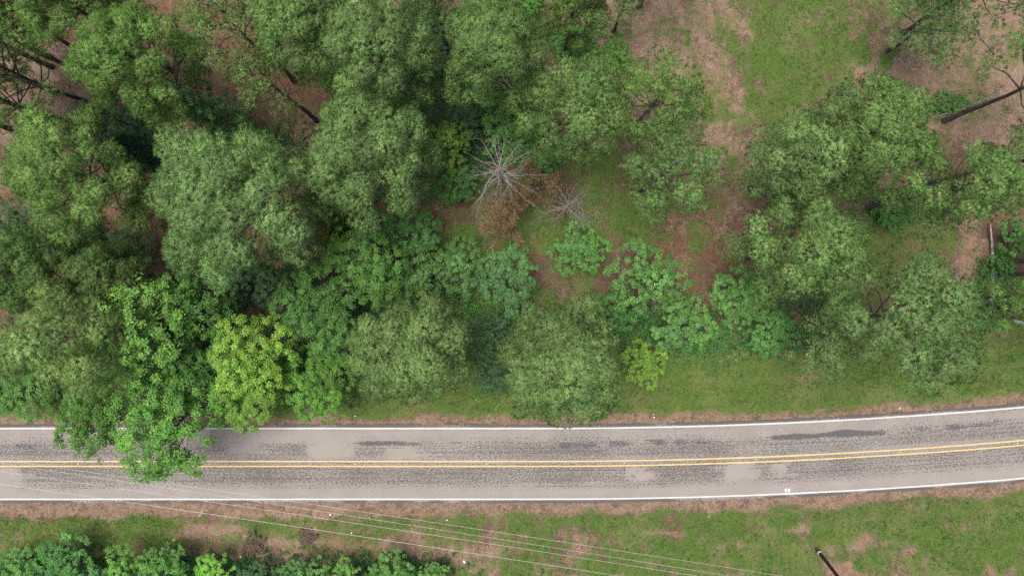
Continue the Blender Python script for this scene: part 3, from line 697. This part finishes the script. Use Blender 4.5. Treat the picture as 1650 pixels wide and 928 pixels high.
# ------------------------------------------------------------------ dead trees
def dead_branches(T, p, d, L, rad, depth, r, droop=0.0):
    n = 6; pts = [np.array(p, float)]; d = np.array(d, float); tips = []
    for i in range(n - 1):
        d = unit(d + r.normal(0, .20, 3) + np.array([0, 0, -droop])); pts.append(pts[-1] + d * L / (n - 1))
    pts = np.array(pts); T.add(pts, np.linspace(rad, rad * .35, n), 5 if rad > .03 else 3)
    if depth > 0:
        for k in range(r.integers(3, 6)):
            i = r.integers(2, n); dd = unit(d + r.normal(0, .55, 3)); tips += dead_branches(T, pts[i], dd, L * r.uniform(.3, .55), rad * .42, depth - 1, r, droop)
    else: tips.append(pts[-1])
    return tips + [pts[-1]]
def dead_tree(label, px, py, top, spread, nl, seed, mat, lean=(0, 0), up=.25, depth=2, rad=.16, brown=None):
    r = np.random.default_rng(seed); c = W(px, py, top * .85); root = link('dead_tree', None); root.location = (c[0], c[1], tz(c[0], c[1]))
    tag(root, label, 'dead tree', 'dead trees in the opening')
    T = Tubes(); T.add(np.array([[0, 0, -.3], [lean[0] * .3, lean[1] * .3, top * .5], [lean[0], lean[1], top]]), [rad, rad * .75, rad * .25], 8)
    link('trunk', T.build('dead_trunk', M[mat]), root)
    T = Tubes(); tips = []
    for i in range(nl):
        t = r.uniform(.5, 1) ; a = i * 2.39996 + r.normal(0, .3)
        d = np.array([math.cos(a), math.sin(a), up + .5 * (t > .9) + r.normal(0, .15)])
        tips += dead_branches(T, (lean[0] * t, lean[1] * t, top * t), d, spread * r.uniform(.4, 1.25) * (1.15 - .35 * t), rad * .20, depth, r, .02)
    link('branches', T.build('dead_branches', M[mat]), root)
    if brown:
        tips = np.array(tips); tips = tips[r.uniform(size=len(tips)) < brown[1]]
        pos = np.repeat(tips, 8, 0) + r.normal(0, .17, (len(tips) * 8, 3)); V, Fc = needles_at(pos, np.tile([0, 0, .6], (len(pos), 1)), r, 9, .2, .026)
        tn = np.repeat(r.normal(1, .2, (len(pos), 1)) * np.ones((1, 3)), 27, 0)
        link('crown', mesh_np('dead_crown', V, Fc, M['needles'], {'tone': np.clip(tn, .4, 2)}), root, brown[0])
    return root
dead_tree('bare grey dead tree with radiating white branches in the opening', 806, 272, 13, 3.3, 34, 61, 'dead_wood', lean=(0, .0), depth=2, rad=.17)
dead_tree('low dead tree with orange brown needles under the grey one', 816, 345, 6, 1.75, 13, 62, 'grey_bark', rad=.10, brown=((.27, .185, .100), .6))
dead_tree('dead tree with tan needles at the side of the grey one', 868, 305, 6, 2.2, 10, 64, 'grey_bark', rad=.08, brown=((.21, .155, .075), .7))
dead_tree('small twiggy grey dead tree beside the round bright shrub', 915, 332, 8, 2.7, 42, 63, 'dead_wood', rad=.11, depth=3)
dead_tree('bleached dead branches poking out of the bluish cedar', 335, 168, 13.5, 1.7, 9, 65, 'dead_wood', rad=.08, depth=2)
dead_tree('bleached dead twigs inside the tree overhanging the road', 215, 655, 10.5, 1.5, 8, 66, 'dead_wood', rad=.07, depth=2)
dead_tree('grey dead branches on the side of the roadside pine', 752, 540, 9, 1.9, 7, 67, 'dead_wood', rad=.09, depth=2)
dead_tree('bleached twig stub between the broadleaf tree and the brown floor', 250, 455, 9, 1.0, 5, 68, 'dead_wood', rad=.06, depth=1)

# ------------------------------------------------------------------ fallen logs and leaning trunks
def log(name, label, pts, rad, mat, k=8, twigs=0, seed=0):
    r = np.random.default_rng(seed); P = np.array([W(*p) for p in pts]); P[:, 2] = [p[2] for p in pts]
    o = P[0].copy(); o[2] = tz(o[0], o[1]); z0 = np.array([tz(q[0], q[1]) for q in P])
    Q = P - o; Q[:, 2] = P[:, 2] + z0 - o[2]
    root = link(name, None); root.location = o; tag(root, label, 'log')
    n = 14; s = np.linspace(0, 1, n); s0 = np.linspace(0, 1, len(Q))
    pp = np.stack([np.interp(s, s0, Q[:, a]) for a in range(3)], -1); pp[:, :2] += r.normal(0, rad[0] * .25, (n, 2))
    T = Tubes(); T.add(pp, np.interp(s, s0, rad) * r.uniform(.88, 1.12, n), k, True); link('trunk', T.build('log_trunk', M[mat]), root)
    if twigs:
        for i in range(twigs):
            T = Tubes(); j = r.integers(3, n); dead_branches(T, pp[j], r.normal(0, 1, 3) * [1, 1, .3] + [0, 0, .5], r.uniform(.7, 1.8), .03, 1, r, .12)
            link('twig', T.build('log_twig', M['dead_wood' if mat != 'pine_bark' else 'grey_bark']), root)
    return root
log('fallen_log', 'pale fallen log lying across the trunks at the photo edge', [(1593, 360, .5), (1597, 395, .4), (1598, 445, .3), (1595, 480, .22), (1591, 507, .2)], [.06, .11, .16, .17, .15], 'pale_log', seed=3)
log('fallen_log', 'short whitish log on the verge at the photo edge', [(1632, 516, .14), (1662, 524, .16)], [.13, .12], 'pale_log', seed=4)
log('fallen_branch', 'pale fallen branch in the shade near the top edge', [(858, 52, .12), (880, 40, .2), (901, 27, .25)], [.05, .09, .10], 'pale_log', seed=5, twigs=3)
log('fallen_branch', 'tangle of grey fallen twigs beside the mossy leaning pine', [(1498, 192, .1), (1545, 178, .2), (1600, 155, .25)], [.05, .05, .03], 'dead_wood', seed=7, twigs=12)
log('fallen_branch', 'thin dark fallen branch on the pink straw', [(1560, 40, .1), (1575, 65, .2), (1590, 82, .1)], [.05, .04, .03], 'grey_bark', seed=8, twigs=6)
log('fallen_branch', 'curved dark twigs below the thick leaning trunk', [(1497, 30, .1), (1505, 55, .2), (1490, 85, .1)], [.05, .04, .02], 'grey_bark', seed=9, twigs=9)

# ------------------------------------------------------------------ pole, wires, marker post
def pole(label, base, top, ht):
    b = W(*base, 0); t = W(*top, ht); b[2] = tz(b[0], b[1]); root = link('utility_pole', None); root.location = b; tag(root, label, 'utility pole')
    d = t - b; s = np.linspace(-.03, 1, 8)
    T = Tubes(); T.add(d * s[:, None], .165 - .05 * s, 12, True); link('shaft', T.build('pole_shaft', M['pole_wood']), root)
    T = Tubes(); T.add(np.array([d * .085, d * .105]), .172, 12, True); link('band', T.build('pole_band', M['galvanised']), root)['label'] = 'pale metal band low on the pole'
    ca = d * .955; w = unit(np.array([.15, 1.0, 0]))
    ang = math.atan2(w[1], w[0])
    V, Fc = box(ca + np.array([.17, 0, 0]), (2.5, .10, .12), ang); arm = link('crossarm', mesh_np('crossarm', V, Fc, M['pole_wood']), root)
    pts = []
    for q in (-1.1, -.35, .35, 1.1):
        p = ca + np.array([.17, 0, .06]) + w * q; T = Tubes(); T.add(np.array([p, p + [0, 0, .06], p + [0, 0, .12], p + [0, 0, .17]]), [.03, .055, .055, .03], 10, True)
        link('insulator', T.build('insulator', M['porcelain']), root); pts.append(b + p + np.array([0, 0, .18]))
    return pts
pole('dark wooden utility pole leaning on the south verge with orange soil at its foot', (1317, 885), (1386, 975), 10.6)
# each wire from its photo line: (x, y) at two places, height 9.3 m
for k, (lab, p, q) in enumerate((('lowest of the power lines above the south verge', (177, 806), (991, 927)), ('second power line up from the lowest above the verge', (212, 791), (1129, 928)),
        ('third power line up, close beside the second', (400, 809), (1185, 928)), ('topmost power line, crossing nearest the road', (141, 761), (1220, 920)))):
    if k == 2: p = (330, 797)
    a, b = W(*p, 9.3), W(*q, 9.3); d = (b - a) / (b[0] - a[0])
    xs = np.linspace(-62, 32 + .6 * k, 90); P = a + d * (xs - a[0])[:, None]
    P[:, 2] = 9.0 + .9 * ((xs + 15) / 47) ** 2
    c = P[0].copy(); c[2] = 0; 
    T = Tubes(); T.add(P, .011 if k else .0135, 6); o = link('power_line', T.build('power_line', M['wire'])); tag(o, lab, 'power line', 'wires strung over the road')
b = W(327, 823); root = link('marker_post', None); root.location = (b[0], b[1], tz(b[0], b[1])); tag(root, 'slim white marker post with orange tip on the south verge', 'marker post')
t_ = W(319.5, 834, 1.25) - W(327, 823)
T = Tubes(); T.add(np.array([t_ * -.1, t_ * .5, t_ * .84]), .042, 8, True); link('post', T.build('post', M['white_plastic']), root)
T = Tubes(); T.add(np.array([t_ * .842, t_ * .95, t_]), [.044, .044, .03], 8, True); link('cap', T.build('cap', M['orange_plastic']), root)

# ------------------------------------------------------------------ litter on the verges
lit = Tubes()
def scrap(seed):
    r = np.random.default_rng(seed); n = 4; g = np.linspace(-.5, .5, n); X, Y = np.meshgrid(g, g, indexing='ij')
    Z = r.uniform(0, .35, X.shape); V = np.stack([X * r.uniform(.7, 1.2), Y * .75 + .2 * X, Z], -1).reshape(-1, 3) * .22
    i = np.arange(n * n).reshape(n, n); return mesh_np('scrap', V, np.stack([i[:-1, :-1], i[1:, :-1], i[1:, 1:], i[:-1, 1:]], -1).reshape(-1, 4), M['paper'])
SC = [scrap(i) for i in range(3)]
for k, (px, py, s, lab) in enumerate((
    (532, 829, .8, 'white litter scrap between the power lines and the road, below the roadside pine'), (595, 834, .6, 'tiny white scrap under the second power line'), (720, 838, .7, 'white scrap just below the topmost power line'),
    (748, 905, 1.4, 'largest white litter piece, beside the last roadside shrub'), (1053, 667, .7, 'white scrap at the verge edge beside the round lone pine, upper of two'), (1054, 672, .7, 'white scrap at the verge edge beside the round lone pine, lower of two'),
    (572, 670, .5, 'speck of white litter at the foot of the roadside pine'), (565, 860, .9, 'crumpled white scrap below the lowest power line'), (1450, 658, .7, 'white scrap on the shoulder of the bend'),
    (1501, 620, .9, 'white scrap in the mown verge near the broad pine'), (1143, 832, .6, 'white speck in the south grass opposite the pale road patch'), (387, 897, .7, 'white scrap by the pointed lime shrub'))):
    p = W(px, py); o = link('paper_scrap', SC[k % 3]); o.location = (p[0], p[1], tz(p[0], p[1]) + .04); o.scale = (s * .7, s * .7, s * .5); o.rotation_euler = (0, 0, k * 1.7)
    tag(o, lab, 'litter', 'white litter on the verges')

# ------------------------------------------------------------------ grass and undergrowth (uncountable)
def scatter_grass(n):
    r = np.random.default_rng(77)
    x = r.uniform(-54, 54, n); y = r.uniform(-31, 31, n); g = at_grid(wt[..., 0], x, y) + .25 * vnoise(x, y, 71, .9) + .18 * vnoise(x, y, 72, .35)
    v = np.abs(road_v(x, y)); keep = (g > r.uniform(.25, 1.15, n)) & (v > 3.9)
    x, y = x[keep], y[keep]; z = terrain(x, y); k = 5; m_ = len(x)
    pos = np.stack([x, y, z - .01], -1)
    d = unit(r.normal(0, .75, (m_, k, 3)) + np.array([0, 0, .8])); d[..., 2] = np.abs(d[..., 2]) + .15
    L = r.uniform(.09, .22, (m_, k, 1)) * (1 + .3 * vnoise(x, y, 73, 2)[:, None, None]); sd = unit(np.cross(d, r.normal(size=(m_, k, 3)))) * .016
    b = pos[:, None, :] + r.normal(0, .05, (m_, k, 3)) * [1, 1, 0]
    V = np.stack([b - sd, b + sd, b + d * L], 2).reshape(-1, 3)
    yel = np.clip(.5 + .4 * vnoise(x, y, 74, 1.6) + .75 * vnoise(x * .10, road_v(x, y), 57, .55) * (np.abs(road_v(x, y)) < 12) + (.14 + .42 * np.sin(road_v(x, y) * 4.6 + 1.5 * vnoise(x, y, 76, 12))) * ((road_v(x, y) > 0) & (road_v(x, y) < 11)) + r.normal(0, .25, m_), 0, 1)[:, None]
    c = np.array([.050, .112, .021]) * (1 - yel) + np.array([.165, .190, .060]) * yel
    dryb = r.uniform(size=m_) < .20 + .15 * vnoise(x, y, 75, 2.5); c[dryb] = np.array([.23, .185, .11])
    c *= r.normal(1, .15, (m_, 1))
    return V, np.arange(len(V)).reshape(-1, 3), np.repeat(np.clip(c, .005, 1), k * 3, 0)
V, Fc, tn = scatter_grass(290000)
tag(link('grass', mesh_np('grass', V, Fc, M['grass'], {'tone': tn})), 'short patchy grass on the verges and clearings', 'grass', kind='stuff')

r = np.random.default_rng(88); pos, nr, tn = [], [], []
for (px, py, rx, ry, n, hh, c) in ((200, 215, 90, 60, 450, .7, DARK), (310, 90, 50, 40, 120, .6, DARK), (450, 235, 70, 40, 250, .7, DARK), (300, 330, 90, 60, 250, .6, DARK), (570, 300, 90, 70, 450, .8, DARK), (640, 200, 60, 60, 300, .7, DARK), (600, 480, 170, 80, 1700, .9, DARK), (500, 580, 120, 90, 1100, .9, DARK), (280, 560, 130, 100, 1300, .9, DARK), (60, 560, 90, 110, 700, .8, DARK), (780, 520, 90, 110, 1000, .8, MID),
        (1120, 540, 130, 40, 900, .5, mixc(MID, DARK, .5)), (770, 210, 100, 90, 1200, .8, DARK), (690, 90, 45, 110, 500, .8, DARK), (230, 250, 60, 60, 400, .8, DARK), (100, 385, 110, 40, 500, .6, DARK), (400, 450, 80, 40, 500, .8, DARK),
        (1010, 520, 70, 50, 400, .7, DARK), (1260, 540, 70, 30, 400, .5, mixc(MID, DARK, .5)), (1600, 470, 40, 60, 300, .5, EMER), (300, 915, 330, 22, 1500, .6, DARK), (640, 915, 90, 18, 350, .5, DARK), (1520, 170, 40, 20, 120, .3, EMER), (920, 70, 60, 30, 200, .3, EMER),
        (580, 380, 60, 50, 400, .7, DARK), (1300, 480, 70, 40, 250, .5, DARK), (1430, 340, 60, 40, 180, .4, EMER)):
    q = r.normal(0, .5, (n, 2)); p0 = W(px, py); s = H / F
    x = p0[0] + q[:, 0] * rx * s; y = p0[1] + q[:, 1] * ry * s
    ok = np.abs(road_v(x, y)) > 5.2; x, y = x[ok], y[ok]; n = len(x); z = terrain(x, y) + hh * r.uniform(0.1, 1, n) * (.6 + .4 * vnoise(x, y, 89, 1.0))
    k = 8; e = dome(n * k, r, -.2) * r.uniform(.1, .34, (n * k, 1)); P = np.repeat(np.stack([x, y, z], -1), k, 0) + e
    P[:, 2] = np.maximum(P[:, 2], np.repeat(terrain(x, y), k) + .02)
    pos.append(P); nr.append(unit(e * 2 + [0, 0, .8] + r.normal(0, .35, (n * k, 3)))); tn.append(np.repeat(np.array(c) * r.normal(1, .2, (n, 1)), k, 0) * r.normal(1, .15, (n * k, 1)))
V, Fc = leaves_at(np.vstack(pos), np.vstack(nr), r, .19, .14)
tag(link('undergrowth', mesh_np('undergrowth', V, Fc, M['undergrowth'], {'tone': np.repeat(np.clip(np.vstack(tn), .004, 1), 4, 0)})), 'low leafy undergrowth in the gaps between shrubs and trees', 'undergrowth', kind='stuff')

r = np.random.default_rng(99); n = 5200
x = r.uniform(-52, 52, n); y = r.uniform(-12, 30, n); st = at_grid(wt[..., 1] + wt[..., 2], x, y); ok = (st > r.uniform(.3, 1.1, n)) & (road_v(x, y) > 9.5); x, y = x[ok], y[ok]; n = len(x)
a = r.uniform(0, 2 * math.pi, n); L = r.gamma(2.0, .22, n) + .12; w_ = r.uniform(.008, .022, n); z = terrain(x, y) + .02
d = np.stack([np.cos(a), np.sin(a), r.normal(0, .06, n)], -1); sd = np.stack([-np.sin(a), np.cos(a), 0 * a], -1); c = np.stack([x, y, z], -1); up = np.array([0, 0, 1.])
m_ = c + sd * (L * r.normal(0, .10, n))[:, None]
ring = lambda q, k: [q + sd * (w_ * k)[:, None], q + up * (w_ * k)[:, None] * 1.6, q - sd * (w_ * k)[:, None]]
V = np.stack(ring(c - d * (L / 2)[:, None], 1.) + ring(m_, .8) + ring(c + d * (L / 2)[:, None], .4), 1).reshape(-1, 3)
b = np.arange(n)[:, None] * 9
Fc = np.vstack([b + np.array([q]) for q in ([0, 3, 4], [0, 4, 1], [1, 4, 5], [1, 5, 2], [3, 6, 7], [3, 7, 4], [4, 7, 8], [4, 8, 5])])
tw = np.array([[.20, .16, .13], [.10, .07, .055], [.28, .21, .15]])[r.integers(0, 3, n)] * r.normal(1, .15, (n, 1))
tag(link('fallen_twigs', mesh_np('fallen_twigs', V, Fc, M['grass'], {'tone': np.repeat(np.clip(tw, .01, 1), 9, 0)})), 'scattered fallen twigs on the pine straw floor', 'twigs', kind='stuff')

n = 9000
x = r.uniform(-52, 52, n); y = r.uniform(-30, 30, n); g = at_grid(wt[..., 0], x, y) + .5 * vnoise(x, y, 91, 2.2); vv_ = np.abs(road_v(x, y)); ok = (g > r.uniform(.45, 1.3, n)) & (vv_ > 5.0); x, y = x[ok], y[ok]; n = len(x); k = 9
e = dome(n * k, r, .0) * (r.uniform(.05, .22, (n * k, 1))); P = np.repeat(np.stack([x, y, terrain(x, y) + .05], -1), k, 0) + e
V, Fc = leaves_at(P, unit(e * 3 + [0, 0, .6] + r.normal(0, .3, (n * k, 3))), r, .12, .06)
wc = np.array([[.050, .130, .022], [.085, .170, .030], [.045, .100, .028]])[r.integers(0, 3, n)] * r.normal(1, .18, (n, 1))
tag(link('weeds', mesh_np('weeds', V, Fc, M['undergrowth'], {'tone': np.repeat(np.clip(wc, .01, 1), k * 4, 0)})), 'small broad weeds dotted through the grass', 'weeds', kind='stuff')
